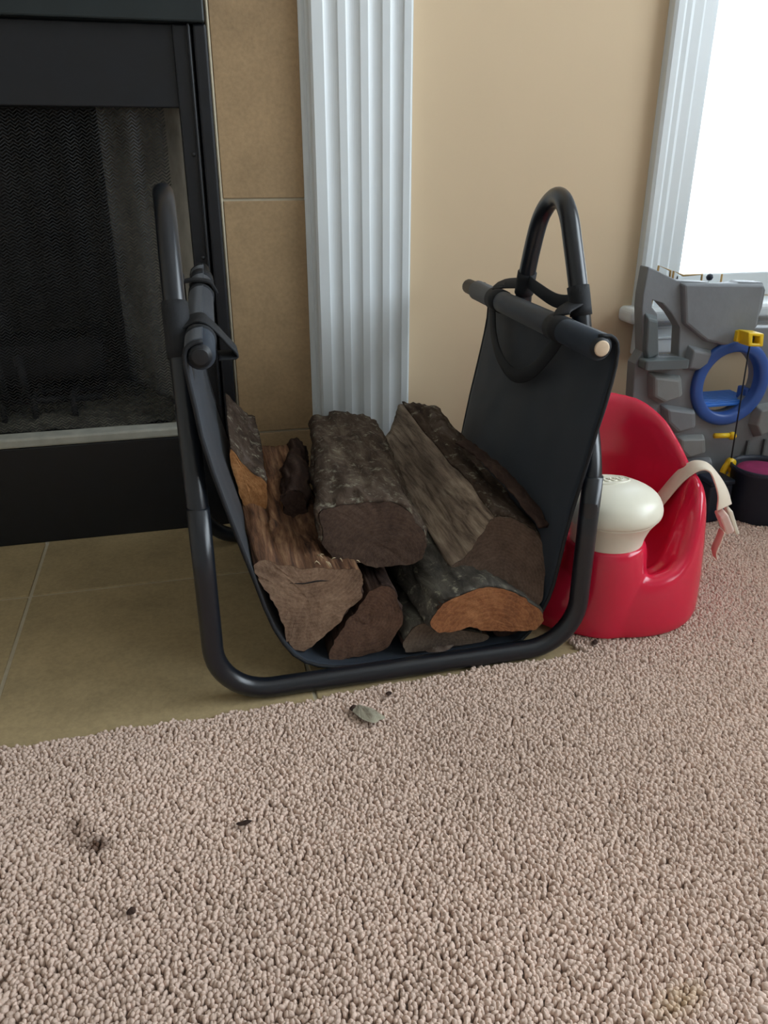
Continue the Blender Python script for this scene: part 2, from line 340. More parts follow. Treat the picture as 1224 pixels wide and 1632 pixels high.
# ------------------------------------------------------------------ carpet pile
SEAT = (.618, 1.036, .152, .164, 2.35, -.30)
def in_seat(x, y, k=.93):
    cx, cy, a, b, e, ps = SEAT; dx, dy = x-cx, y-cy; u = dx*np.cos(ps)+dy*np.sin(ps); v = -dx*np.sin(ps)+dy*np.cos(ps)
    return (np.abs(u/a)**e+np.abs(v/b)**e)**(1/e) < k
def build_pile():
    sp = .0042
    def grid(sp):
        gx, gy = np.meshgrid(np.arange(-.75, 1.62, sp), np.arange(.10, YW-.016, sp)); gx[::2] += sp/2
        return gx.ravel()+rng.normal(0, sp*.26, gx.size), gy.ravel()+rng.normal(0, sp*.26, gx.size)
    near = lambda x, y: (np.abs(np.arctan2(x, y)-.244) < .62) & (y > .27)
    x1, y1 = grid(sp); k1 = near(x1, y1); x2, y2 = grid(.0064); k2 = ~near(x2, y2)
    x = np.concatenate([x1[k1], x2[k2]]); y = np.concatenate([y1[k1], y2[k2]]); big = np.concatenate([np.ones(k1.sum()), np.full(k2.sum(), 1.45)])
    wob = .0025*np.sin(x*37)+.002*np.sin(x*91+1)
    q = np.clip((x-.0)/.38, 0, 1); q = q*q*(3-2*q)
    keep = ((y < HY-.004+wob+.015*q) | (x > HX-.022+.003*np.sin(y*60))) & ~in_seat(x, y)
    x, y, big = x[keep], y[keep], big[keep]; n = len(x)
    seg = 5; a = np.arange(seg)*2*np.pi/seg
    h = rng.uniform(.0088, .0112, n)+.0012*np.sin(x*31+1.3*np.sin(y*23))*np.sin(y*27); r = rng.uniform(.0025, .0035, n)*big
    th = rng.uniform(0, 2*np.pi, n); ln = rng.uniform(.0, .0022, n)
    lx, ly = np.cos(th)*ln, np.sin(th)*ln
    el = rng.uniform(.65, 1.35, n); rot = rng.uniform(0, np.pi, n)
    rings = [(.9, 0.), (1.05, .5), (.85, .85), (.35, 1.0)]
    V = np.zeros((n, 4*seg, 3))
    for k, (rr, hh) in enumerate(rings):
        ca, sa = np.cos(a)[None]*(r*rr*el)[:, None], np.sin(a)[None]*(r*rr/el)[:, None]
        V[:, k*seg:(k+1)*seg, 0] = x[:, None]+ca*np.cos(rot)[:, None]-sa*np.sin(rot)[:, None]+(lx*hh**1.5)[:, None]
        V[:, k*seg:(k+1)*seg, 1] = y[:, None]+ca*np.sin(rot)[:, None]+sa*np.cos(rot)[:, None]+(ly*hh**1.5)[:, None]
        V[:, k*seg:(k+1)*seg, 2] = -.0045+(h*hh)[:, None]
    f = []
    for k in range(3):
        for i in range(seg): p, q = k*seg+i, k*seg+(i+1) % seg; f.append((p, q, q+seg, p+seg))
    f = np.array(f); nf = len(f)
    top = np.arange(3*seg, 4*seg)
    base = (np.arange(n)*4*seg)
    quads = (f[None]+base[:, None, None]).reshape(-1); tops = (top[None]+base[:, None]).reshape(-1)
    me = bpy.data.meshes.new('carpet_pile')
    me.vertices.add(n*4*seg); me.vertices.foreach_set('co', V.reshape(-1))
    me.loops.add(len(quads)+len(tops)); me.loops.foreach_set('vertex_index', np.concatenate([quads, tops]).astype(np.int32))
    npol = n*nf+n; me.polygons.add(npol)
    ls = np.concatenate([np.arange(n*nf)*4, n*nf*4+np.arange(n)*seg]).astype(np.int32)
    me.polygons.foreach_set('loop_start', ls)
    me.polygons.foreach_set('use_smooth', np.ones(npol, bool)); me.update(calc_edges=True); me.validate()
    c = np.array(s2l((215, 191, 176))); tone = rng.normal(1, .055, n)*(1+.05*np.sin(x*9+2)*np.sin(y*11))
    col = c[None]*tone[:, None]
    def stain(cx, cy, sx, sy, ang, k, c2):
        dx, dy = x-cx, y-cy; u = dx*np.cos(ang)+dy*np.sin(ang); v = -dx*np.sin(ang)+dy*np.cos(ang)
        m = np.clip(1.3-np.sqrt((u/sx)**2+(v/sy)**2), 0, 1)*k*rng.uniform(.5, 1, n); m = np.clip(m, 0, 1)[:, None]
        col[:] = col*(1-m)+np.array(s2l(c2))[None]*m
    stain(-.164, .684, .013, .018, .3, .9, (122, 94, 76)); stain(-.142, .66, .015, .012, -.5, 1.2, (92, 68, 54))
    stain(.347, .366, .03, .012, .2, .4, (190, 160, 90))
    ca = me.color_attributes.new('tone', 'FLOAT_COLOR', 'POINT')
    cc = np.ones((n, 4*seg, 4), np.float32); cc[:, :, :3] = np.clip(col, 0, 1)[:, None, :]
    ca.data.foreach_set('color', cc.reshape(-1)); me.materials.append(M_carpet)
    o = bpy.data.objects.new('carpet_pile', me); C.objects.link(o)
    tag(o, 'nubbly pinkish beige carpet pile covering the floor', 'carpet', kind='stuff')
build_pile()

# ------------------------------------------------------------------ fireplace
fp = thing('fireplace', 'black metal fireplace with wire mesh screen and grey ledge', 'fireplace', (-.44, 1.45, 0))
boxes('hood', [(-.95, .0735, 1.418, YW+.02, .842, 1.3)], M_hood, fp, .003)
boxes('upper_panel', [(-.95, .050, 1.440, 1.452, .727, .842)], M_fpblack, fp, .002)
boxes('side_post', [(.024, .053, 1.434, 1.462, .186, .842)], M_fpblack, fp, .003)
po = boxes('outer_post', [(.055, .0755, 1.428, 1.455, .184, .842)], M_fpblack, fp, .0035, 3)
boxes('inner_strip', [(.046, .050, 1.429, 1.436, .24, .842)], M_fpblack, fp, .0012)
for z in (.43, .5, .66): lathe('screw', [(.0035, 0), (.0035, .001), (.002, .002)], 0, 0, M_rod, fp, 10).matrix_basis = Matrix.Translation((.040, 1.4335, z)) @ Matrix.Rotation(math.pi/2, 4, 'X')
boxes('base_panel', [(-.95, .0735, 1.434, YW+.02, .0, .186)], M_fpblack, fp, .002)
boxes('frame_backing', [(.026, .0755, 1.456, 1.60, .0, .90), (-.95, .026, 1.456, 1.475, .742, .92), (-.95, .026, YW+.021, 1.47, 0, .168)], M_soot, fp)
boxes('ledge', [(-.95, .024, 1.432, 1.47, .1865, .2045)], M_ledge, fp, .004)
V = [(.024, 1.462, .19), (-.13, 1.83, .19), (-.13, 1.83, .80), (.024, 1.462, .80)]
def panel(name, q, th, mat):
    q = [Vector(p) for p in q]; nn = (q[1]-q[0]).cross(q[3]-q[0]).normalized()*th
    return mesh(name, q+[p+nn for p in q], [(0,1,2,3), (7,6,5,4), (0,4,5,1), (1,5,6,2), (2,6,7,3), (3,7,4,0)], mat, fp)
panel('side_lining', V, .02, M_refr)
panel('side_lining', [(-.95, 1.462, .19), (-.95, 1.462, .80), (-.78, 1.83, .80), (-.78, 1.83, .19)], -.02, M_shadebrick)
boxes('back_lining', [(-.80, -.11, 1.83, 1.85, .19, .80)], M_shadebrick, fp)
boxes('firebox_floor', [(-.97, .04, 1.462, 1.86, .17, .19)], M_shadebrick, fp)
boxes('firebox_roof', [(-.97, .04, 1.452, 1.86, .80, .82)], M_soot, fp)
# hanging mesh curtain, gathered towards the right post
N = 220; V = []; Fs = []
for i in range(N+1):
    t = i/N; x = -.93+.93*t; k = math.exp(-((x-.0)/.12)**2); ph = 2*math.pi*(x/.05 if x < -.2 else x/.05)
    yy = 1.4665+(.0012+.003*k)*math.sin(ph)
    V += [(x, yy, .2055), (x+.002*math.sin(ph), yy, .45), (x, yy, .73)]
for i in range(N):
    for j in range(2): a = i*3+j; Fs.append((a, a+3, a+4, a+1))
mesh('mesh_screen', V, Fs, M_screen, fp, True)
tube('screen_rod', [(-.93, 1.4665, .737), (.024, 1.4665, .737)], .005, M_rod, fp, 10)
# grate, logs, ash inside
g = thing('fire_grate', 'black iron fire grate with upright posts inside the firebox', 'grate', (-.42, 1.64, .19))
for y in (1.57, 1.64, 1.71): tube('bar', [(-.68, y, .235), (-.17, y, .235)], .007, M_iron, g, 8)
for x in (-.64, -.52, -.40, -.345, -.29, -.22):
    tube('post', [(x, 1.545, .191), (x, 1.545, .245), (x, 1.74, .245)], .006, M_iron, g, 8)
tube('upright', [(-.338, 1.55, .235), (-.345, 1.545, .365)], .009, M_iron, g, 8)
tube('upright', [(-.30, 1.55, .235), (-.303, 1.545, .325)], .008, M_iron, g, 8)
def rough_tube(name, p0, p1, r, mat, parent=None, seed=0, seg=14, n=16, amp=.2):
    p0, p1 = Vector(p0), Vector(p1)
    V, Fs = tube_vf([p0.lerp(p1, i/n)+noise.noise_vector(Vector((i*.3, seed, 0)))*r*.25 for i in range(n+1)], r, seg)
    V = [v+noise.noise_vector(v*40+Vector((seed, 0, 0)))*r*amp for v in V]
    return mesh(name, V, Fs, mat, parent, True)
for k, (a, b, r, lab) in enumerate([((-.66, 1.595, .299), (-.16, 1.61, .297), .038, 'charred front log lying across the fire grate'), ((-.62, 1.70, .299), (-.20, 1.72, .297), .038, 'charred rear log lying across the fire grate'), ((-.50, 1.66, .366), (-.33, 1.64, .364), .026, 'short charred log resting on top of the other charred logs')]):
    tag(rough_tube('charred_log', a, b, r, M_char, None, k*3.1), lab, 'log')
N = 70; Mn = 24; V = []; Fs = []
for i in range(N+1):
    for j in range(Mn+1):
        x = -.93+.93*i/N; y = 1.485+.33*j/Mn; x = min(x, .0-.38*(y-1.485)-.004); x = max(x, -.93+.44*(y-1.485))
        V.append((x, y, .192+.016*(noise.noise(Vector((x*30, y*30, 0)))+1)*.5+.022*math.sin(math.pi*j/Mn)*(.6+.4*noise.noise(Vector((x*8, y*8, 3))))))
for i in range(N):
    for j in range(Mn): a = i*(Mn+1)+j; Fs.append((a, a+Mn+1, a+Mn+2, a+1))
tag(mesh('ash_bed', V, Fs, M_ash, None, True), 'loose grey ash spread over the firebox floor', 'ash', kind='stuff')

# ------------------------------------------------------------------ log rack
rack = thing('log_rack', 'black tubular steel firewood rack with arched side handles', 'log rack', (.246, 1.11, 0))
def u_frame(y, name, xr=.5):
    zl, zr = .280, .272; xl = -.007; R = .072; p = [(xl, y, zl), (xl, y, .18), (xl, y, R+.0135+.01)]
    p += [(xl+R-R*math.cos(a), y, .0135+R-R*math.sin(a)) for a in np.linspace(0, math.pi/2, 12)]
    p += [(xl+R+(xr-xl-2*R)*t, y, .0135) for t in np.linspace(.1, .9, 6)]
    p += [(xr-R+R*math.sin(a), y, .0135+R-R*math.cos(a)) for a in np.linspace(0, math.pi/2, 12)]
    p += [(xr, y, R+.0135+.01), (xr, y, .18), (xr, y, zr)]
    return tube(name, p, .0135, M_tube, rack, 20)
u_frame(.870, 'front_frame'); u_frame(1.348, 'back_frame', .532)
hr = [(.5, .870, .20), (.5, .8705, .245), (.505, .886, .285), (.521, .938, .335), (.532, .985, .40), (.526, 1.004, .475), (.523, 1.033, .545), (.523, 1.055, .583), (.526, 1.088, .603), (.527, 1.118, .600), (.525, 1.147, .575), (.523, 1.165, .53), (.524, 1.186, .468), (.533, 1.215, .40), (.536, 1.27, .335), (.533, 1.335, .28), (.532, 1.348, .25), (.532, 1.348, .20)]
P = catmull(hr, 8); tube('handle', P, .0130, M_tube, rack, 20)
hl = [(-.007, .870, .20), (-.007, .874, .27), (-.008, .90, .34), (-.009, .935, .42), (-.010, .965, .50), (-.010, 1.005, .565), (-.010, 1.045, .603), (-.011, 1.09, .613), (-.011, 1.135, .598), (-.011, 1.17, .56), (-.010, 1.205, .48), (-.009, 1.25, .40), (-.008, 1.31, .31), (-.007, 1.349, .26), (-.007, 1.348, .20)]
PL = catmull(hl, 8); tube('handle', PL, .0130, M_tube, rack, 20)

# sling with rods, hung between the handles
sl = thing('log_sling', 'black canvas log carrier slung on two rods between the rack handles', 'sling', (.25, 1.1, .012))
Y0, Y1 = .888, 1.322
def prof_at(t):
    lx, lz = .012+.021*t, .458+.026*t
    f = -.016*(1-t); sq = -.022*math.sin(math.pi*t)
    return [(lx+.004, lz+.0165), (lx-.008, lz+.014), (lx-.0165, lz+.002), (lx-.013, lz-.04), (.014+.012*t, .325), (.048+.008*t, .188), (.074, .092), (.105, .040), (.15, .018), (.22, .012), (.3, .011), (.38, .012), (.425, .018), (.450+sq, .055), (.466+sq*1.1, .105), (.482+f*.5+sq*.7, .201), (.501+f*.8, .299), (.5165+f*.7, .385), (.5185+f*.5, .437), (.511+f*.6, .455), (.498+f, .457)]
rows = []; NS = 36
for j in range(NS+1):
    t = j/NS; y = Y0+(Y1-Y0)*t
    c = catmull([(p[0], 0, p[1]) for p in prof_at(t)], 5)
    m_ = len(c); r_ = []
    for i, p in enumerate(c):
        wob = .0022*noise.noise(Vector((i*.08, t*3, 1)))+.0012*noise.noise(Vector((i*.3, t*9, 5)))
        k = 1 if p.z < .42 else .2
        r_.append((p.x+wob*k, y-.024*(1-t)*max(0, min(1, (p.z-.09)/.2)), max(.008, p.z+wob*.4*k)))
    rows.append(r_)
V = [p for r in rows for p in r]; m_ = len(rows[0])
o = mesh('sling_panel', V, [(j*m_+i, j*m_+i+1, (j+1)*m_+i+1, (j+1)*m_+i) for j in range(NS) for i in range(m_-1)], M_fab, sl, True)
md = o.modifiers.new('thick', 'SOLIDIFY'); md.thickness = .0022; md.offset = 0
for y in (Y0, Y1):
    r = rows[0] if y == Y0 else rows[-1]
    tube('edge_binding', [Vector(p) for p in r][::2], .0026, M_webbing, sl, 8)
# hem sleeves and rods
def rodset(pf, pb, f0, f1):
    d = (Vector(pb)-Vector(pf)); L = lambda t: Vector(pf)+d*t
    rd = tube('rod', [L(0), L(.5), L(1)], .0125, M_rod, sl, 18)
    h = tube('hem', [L(f0), L(.3), L(.6), L(f1)], .0165, M_fab, sl, 20)
    c = lathe('rod_end', [(.0098, 0), (.0098, .001), (.008, .0016)], 0, 0, M_cap, sl, 20)
    c.matrix_basis = Matrix.Translation(L(0)-d.normalized()*.0008) @ d.normalized().to_track_quat('-Z', 'Y').to_matrix().to_4x4()
    return L, c
LR, capR = rodset((.4845, .858, .4435), (.4985, 1.372, .4455), .012, .905)
LL, capL = rodset((.012, .862, .4585), (.0345, 1.372, .4865), .012, .83)
capL.data.materials[0] = M_rod
# straps binding the rods to the handles
def band(path, i0, i1, r, mat, parent, nm='strap_band'):
    return tube(nm, path[i0:i1], r, mat, parent, 20)
def nearest(path, z, front=True):
    h = len(path)//2; rg = range(0, h) if front else range(h, len(path))
    return min(rg, key=lambda i: abs(path[i].z-z))
i = nearest(P, .475); band(P, i-2, i+3, .0152, M_webbing, sl)
i = nearest(P, .478, False); band(P, i-2, i+3, .0150, M_webbing, sl)
i = nearest(PL, .470); band(PL, i-3, i+4, .0155, M_webbing, sl)
i = nearest(PL, .48, False); band(PL, i-2, i+3, .0152, M_webbing, sl)
ribbon('strap', catmull([(.524, 1.178, .480), (.518, 1.12, .474), (.52, 1.06, .467), (.526, 1.006, .474)], 6), (0, .3, 1), .020, .003, M_webbing, sl)
def wrap(L, t, r=.0182, wdt=.038):
    c = L(t); d = (L(1)-L(0)).normalized(); return tube('strap_loop', [c-d*wdt/2, c+d*wdt/2], r, M_webbing, sl, 20)
for t in (.235, .70): wrap(LR, t)
for t in (.16, .62, .80): wrap(LL, t)
for t in (.235, .70):
    c = LR(t); e = (.526, 1.003, .476) if t < .5 else (.524, 1.182, .476)
    ribbon('strap', catmull([c+Vector((0, 0, .018)), c+Vector((.010, .01, .024)), e], 5), (0, 1, .15), .024, .003, M_webbing, sl)
c = LL(.16); ribbon('strap', catmull([(-.012, .952, .470), (.006, .952, .482), c+Vector((.008, 0, .019)), c+Vector((.030, .004, -.006)), c+Vector((.040, .006, -.022)), c+Vector((.018, .006, -.024))], 6), (0, 1, .2), .026, .003, M_webbing, sl)
c = LL(.62); ribbon('strap', catmull([(-.010, 1.20, .482), (.008, 1.195, .494), c+Vector((.012, 0, .018)), c+Vector((.022, 0, .004))], 6), (0, 1, 0), .026, .003, M_webbing, sl)
# carry loops
pth = catmull([(.4955, 1.246, .428), (.494, 1.228, .385), (.491, 1.185, .356), (.4905, 1.125, .345), (.493, 1.065, .366), (.496, 1.015, .408), (.4965, .992, .432)], 8)
def in_plane(p): return [(0, -(p[min(i+1, len(p)-1)]-p[max(i-1, 0)]).z, (p[min(i+1, len(p)-1)]-p[max(i-1, 0)]).y) for i in range(len(p))]
ribbon('carry_strap', pth, in_plane(pth), .022, .0026, M_webbing, sl)
pth = catmull([(-.0065, 1.246, .455), (.004, 1.20, .38), (.006, 1.12, .352), (.002, 1.04, .38), (-.0075, .99, .44)], 8)
ribbon('carry_strap', pth, in_plane(pth), .022, .0026, M_webbing, sl)

# ------------------------------------------------------------------ firewood
def barkmat(name, dark, mid, light, lichen=0, seed=0):
    m = NT(name); v = m.coords((1, .35, 1), (seed, seed, 0)); f = m.noise(v, 45, 8, .68, .6); g = m.noise(v, 14, 4)
    c = m.ramp(f, [(.3, s2l(dark)), (.5, s2l(mid)), (.72, s2l(light))])
    c = m.mix(m.ramp(g, [(.45, (0,0,0)), (.7, (.6,.6,.6))]), c, s2l(mid))
    if lichen:
        vo = m.noise(m.coords((1,1,1), (seed+3, 0, 0)), 70, 5, .7)
        c = m.mix(m.ramp(vo, [(.60-.05*lichen, (0,0,0)), (.68, (1,1,1))]), c, s2l((150, 146, 128)))
    m.base(c); m.set(.9, 0, .2); m.bump(f, .9, .004); return m.m
def splitmat(name, dark, mid, light, seed=0):
    m = NT(name); v = m.coords((1, .07, 1), (seed, 0, seed)); f = m.noise(v, 110, 6, .65, .3); g = m.noise(m.coords((1, .4, 1), (seed, 1, 0)), 16, 5, .6)
    c = m.ramp(f, [(.32, s2l(dark)), (.52, s2l(mid)), (.75, s2l(light))])
    c = m.mix(m.ramp(g, [(.4, (0,0,0)), (.72, (.75,.75,.75))]), c, s2l(dark)); m.base(c); m.set(.85, 0, .2); m.bump(f, .8, .003); return m.m
def endmat(name, dark, mid, light, pith, scale=55):
    m = NT(name); v = m.coords((1,1,1), (-pith[0], 0, -pith[1]))
    wv = m.n('ShaderNodeTexWave', wave_type='RINGS', rings_direction='Y', wave_profile='SAW'); wv.inputs['Scale'].default_value = scale; wv.inputs['Distortion'].default_value = 3.5
    wv.inputs['Detail'].default_value = 3; wv.inputs['Detail Scale'].default_value = 2; m.l(v, wv.inputs[0])
    g = m.noise(v, 22, 5, .65); fi = m.noise(v, 260, 3, .6)
    c = m.ramp(g, [(.28, s2l(dark)), (.5, s2l(mid)), (.78, s2l(light))])
    c = m.mix(.30, c, m.ramp(wv.outputs['Fac'], [(0, s2l(dark)), (.8, s2l(mid)), (1, s2l(light))]))
    c = m.mix(.25, c, m.ramp(fi, [(.35, s2l(dark)), (.7, s2l(light))])); m.base(c); m.set(.88, 0, .2)
    ad = m.n('ShaderNodeMath', operation='ADD'); m.l(wv.outputs['Fac'], ad.inputs[0]); m.l(fi, ad.inputs[1]); m.bump(ad.outputs[0], .45, .0012); return m.m
def firewood(name, label, outline, tags, yf, back, scale, rot, mb, ms, me_, seed=0, bark_t=.0045, bow=(0, 0), slant=(0, 0), group='firewood in the rack', amp=1., knots=()):
    """outline: front cross-section (x, z); tags: 'b' bark or 's' split for each edge; back = (x, y, z) of the far end's centre"""
    ol = [(p[0], max(p[1], .016)) for p in outline]; nseg = len(ol)
    c0 = Vector((sum(p[0] for p in ol)/nseg, 0, sum(p[1] for p in ol)/nseg))
    dense = catmull([(p[0], 0, p[1]) for p in ol], 8, True); dt = [tags[i // 8 % len(tags)] for i in range(len(dense))]
    Np = len(dense); Mr = 30; root = thing(name, label, 'firewood', (c0.x, yf, min(p[1] for p in ol)), group)
    bc = Vector(back); rings = []; brings = []
    for k in range(Mr+1):
        t = k/Mr; s = 1+(scale-1)*t; a = rot*t
        cc = Vector((c0.x, yf, c0.z)).lerp(bc, t)+Vector((bow[0], 0, bow[1]))*math.sin(math.pi*t)
        ring, br = [], []
        for i, p in enumerate(dense):
            d = p-c0; r = Vector((d.x*math.cos(a)-d.z*math.sin(a), 0, d.x*math.sin(a)+d.z*math.cos(a)))*s
            q = cc+r; q.y += slant[0]*r.x+slant[1]*r.z
            u = r.normalized(); nz = Vector((q.x*38+seed, q.y*9, q.z*38)); n2 = Vector((q.x*110+seed, q.y*26, q.z*110))
            if dt[i] == 'b': dp = amp*(.0075*noise.noise(nz)+.0032*noise.noise(n2))
            else: dp = amp*(.0075*noise.noise(Vector((q.x*45+seed, q.y*4, q.z*45)))+.0035*noise.noise(Vector((q.x*150+seed, q.y*10, q.z*150))))
            for kx, ky, kz, kr, kd in knots:
                dd = (q-Vector((kx, ky, kz))).length; dp += kd*math.exp(-(dd/kr)**2)
            if k == 0: dp *= .7
            ring.append(q+u*dp)
            pl = 1 if abs(noise.noise(Vector((q.x*24+seed, q.y*10+7, q.z*24)))) > .06 else .35
            v3 = Vector((q.x*70+seed, q.y*22, q.z*70))
            br.append(q+u*(dp+bark_t*pl*(.75+.6*noise.noise(v3)+.35*noise.noise(v3*2.7)))+Vector((0, (.006+.008*noise.noise(Vector((i*.35, seed, 2)))) if k == 0 else 0, 0)))
        rings.append(ring); brings.append(br)
    V = [p for r in rings for p in r]; Fs = []; mi = []
    for k in range(Mr):
        for i in range(Np):
            a, b = k*Np+i, k*Np+(i+1) % Np; Fs.append((a, b, b+Np, a+Np)); mi.append(0)
    nb = len(V); V.append(sum(rings[-1], Vector())/Np); Fs += [(Mr*Np+(i+1) % Np, Mr*Np+i, nb) for i in range(Np)]; mi += [0]*Np
    mesh('split_wood' if 's' in tags else 'wood', V, Fs, ms, root, True)
    # cut end: concentric rings of faces with a slightly rough saw cut
    c = sum(rings[0], Vector())/Np; V = []; Fs = []; L = 6
    for l in range(L):
        f = 1-l/L
        for p in rings[0]:
            q = c+(p-c)*f; q.y += .0012*noise.noise(Vector((q.x*90, seed, q.z*90)))-.0006; V.append(q)
    for l in range(L-1):
        for i in range(Np): a, b = l*Np+i, l*Np+(i+1) % Np; Fs.append((a, b, b+Np, a+Np))
    V.append(c); Fs += [((L-1)*Np+i, (L-1)*Np+(i+1) % Np, L*Np) for i in range(Np)]
    mesh('cut_end', V, Fs, me_, root, False)
    # bark shells over the runs of bark edges
    idx = [i for i in range(Np) if dt[i] == 'b']
    if idx:
        st = next((i for i in range(Np) if dt[i] == 'b' and dt[i-1] != 'b'), 0); full = len(idx) == Np
        runs = []; cur = []
        for q in range(Np+(1 if full else 0)):
            i = (st+q) % Np
            if dt[i] == 'b': cur.append(i)
            elif cur: cur.append(i); runs.append(cur); cur = []
        if cur: cur = cur if full else cur+[(cur[-1]+1) % Np]; runs.append(cur)
        for run in runs:
            n_ = len(run); V = []; Fs = []
            for k in range(Mr+1):
                for i in run: V.append(brings[k][i])
                for i in run: V.append(rings[k][i]*.92+brings[k][i]*.08-Vector((0,0,0)))
            w_ = 2*n_
            for k in range(Mr):
                for i in range(n_-1):
                    a = k*w_+i; Fs.append((a, a+1, a+1+w_, a+w_)); a += n_; Fs.append((a+1, a, a+w_, a+1+w_))
                if not full:
                    for e in (0, n_-1): a = k*w_+e; Fs.append((a, a+w_, a+w_+n_, a+n_))
            for k in (0, Mr):
                for i in range(n_-1): a = k*w_+i; Fs.append((a, a+1, a+1+n_, a+n_))
            mesh('bark', V, Fs, mb, root, True)
    return root
bk1 = barkmat('grey_brown_bark', (34, 27, 23), (74, 60, 50), (112, 100, 92), .6, 1)
bk2 = barkmat('lichen_spotted_bark', (36, 29, 26), (86, 72, 62), (136, 124, 108), 1, 5)
bk3 = barkmat('dark_red_brown_bark', (30, 22, 20), (64, 48, 42), (96, 78, 68), 0, 9)
bk4 = barkmat('grey_green_bark', (38, 36, 34), (82, 78, 72), (124, 120, 108), .8, 13)
sp1 = splitmat('warm_brown_split_wood', (58, 42, 36), (128, 92, 68), (188, 150, 112), 2)
sp2 = splitmat('weathered_grey_split_wood', (96, 82, 72), (164, 146, 128), (202, 184, 162), 7)
sp3 = splitmat('dark_split_wood', (48, 36, 32), (84, 64, 54), (120, 96, 78), 11)
LA = firewood('split_log', 'broad split log with light brown saw-cut end against the left canvas', [(.054,.178),(.071,.186),(.094,.177),(.13,.168),(.168,.163),(.193,.157),(.197,.136),(.19,.113),(.166,.087),(.144,.065),(.117,.049),(.1,.045),(.091,.064),(.082,.099),(.072,.134),(.059,.159)],
    'ssssssbbbbbbssss', .900, (.104, 1.315, .163), .66, .12, bk3, sp1, endmat('light_brown_cut_end', (88, 68, 55), (132, 106, 87), (164, 138, 114), (.12, .19)), 1, amp=1.35, knots=((.15, 1.02, .18, .03, -.014), (.095, 1.0, .18, .022, .012), (.12, 1.18, .2, .03, .012), (.135, .95, .17, .012, .007)))
firewood('split_log', 'small split log with bright orange cut end behind the left canvas edge', [(.044,.278),(.059,.257),(.075,.236),(.092,.22),(.089,.19),(.084,.16),(.071,.167),(.056,.189),(.051,.214),(.045,.244)],
    'bbbsssssss', 1.075, (.079, 1.345, .235), .8, .1, bk1, sp1, endmat('orange_cut_end', (134, 86, 50), (190, 132, 82), (214, 162, 110), (.03, .19)), 2, .003, amp=.7)
firewood('half_round_log', 'half-round log with lichen-spotted bark on top of the pile', [(.150,.233),(.188,.238),(.222,.238),(.256,.229),(.278,.203),(.292,.17),(.288,.152),(.266,.141),(.23,.140),(.195,.152),(.161,.16),(.15,.183),(.147,.212)],
    'bbbbbssssssbb', .930, (.268, 1.335, .185), .98, -.12, bk2, sp3, endmat('dark_brown_cut_end', (50, 39, 33), (78, 62, 53), (102, 84, 72), (.23, .15)), 3, .006)
LD = firewood('split_log', 'large split log with weathered grey face leaning against the right canvas', [(.338,.119),(.352,.132),(.369,.147),(.389,.174),(.402,.184),(.435,.178),(.455,.163),(.4655,.134),(.460,.100),(.450,.072),(.423,.080),(.379,.095)],
    'ssssbbbbbsss', .930, (.396, 1.335, .178), 1.15, .16, bk1, sp2, endmat('grey_brown_cut_end', (64, 51, 43), (96, 78, 67), (126, 105, 90), (.40, .10), 75), 4, .005, slant=(-.25, .5), knots=((.372, 1.13, .218, .020, -.022), (.40, 1.12, .235, .014, -.014), (.392, 1.04, .212, .022, .010), (.375, 1.0, .18, .02, -.006)))
firewood('quarter_log', 'quarter-round log with reddish brown end low in the sling', [(.197,.106),(.207,.121),(.222,.126),(.240,.113),(.249,.091),(.249,.062),(.240,.038),(.222,.022),(.19,.017),(.155,.018),(.147,.026),(.158,.054),(.178,.084)],
    'ssbbbbbbbssss', .905, (.225, 1.32, .072), .95, .1, bk3, sp3, endmat('reddish_brown_cut_end', (58, 43, 35), (92, 68, 55), (124, 96, 78), (.2, .08), 70), 5, .003)
firewood('slab_log', 'flat slab log with orange-brown cut end and rough bark on top', [(.285,.075),(.3,.098),(.335,.114),(.372,.117),(.41,.100),(.436,.082),(.452,.058),(.447,.042),(.435,.038),(.395,.044),(.366,.050),(.343,.058),(.324,.054),(.301,.056)],
    'bbbbbbsssssssb', .880, (.322, 1.30, .088), .85, .15, bk4, sp3, endmat('orange_brown_cut_end', (96, 60, 40), (150, 98, 64), (182, 128, 86), (.37, .03), 45), 6, .005, amp=.8)
firewood('split_log', 'grey-brown split log at the bottom beneath the orange slab', [(.253,.038),(.266,.056),(.290,.060),(.330,.045),(.368,.032),(.380,.024),(.365,.018),(.308,.017),(.262,.017),(.254,.024)],
    'bbbbssssss', .898, (.30, 1.31, .032), .9, 0, bk4, sp3, endmat('dull_grey_brown_end', (78, 66, 58), (112, 96, 84), (138, 122, 104), (.32, .02)), 7, .002, amp=.35)
firewood('split_log', 'dark log wedged between the left log and the half-round log', [(.110,.196),(.122,.212),(.138,.214),(.147,.200),(.146,.178),(.138,.166),(.120,.168),(.110,.180)],
    'bbbbssss', 1.06, (.166, 1.335, .172), 1.05, 0, bk3, sp3, endmat('very_dark_end', (46, 34, 30), (72, 54, 46), (92, 72, 60), (.14, .2)), 8, .004, amp=1.7)
firewood('bark_chunk', 'small dark bark chunk under the right end of the slab', [(.388,.032),(.412,.034),(.436,.031),(.428,.022),(.412,.017),(.394,.020)], 'bbbsss', .905, (.41, 1.0, .026), .8, 0, bk3, sp3, endmat('dark_bark_end', (46, 34, 30), (70, 52, 46), (90, 70, 60), (.41, .02)), 9, .001, amp=.15)

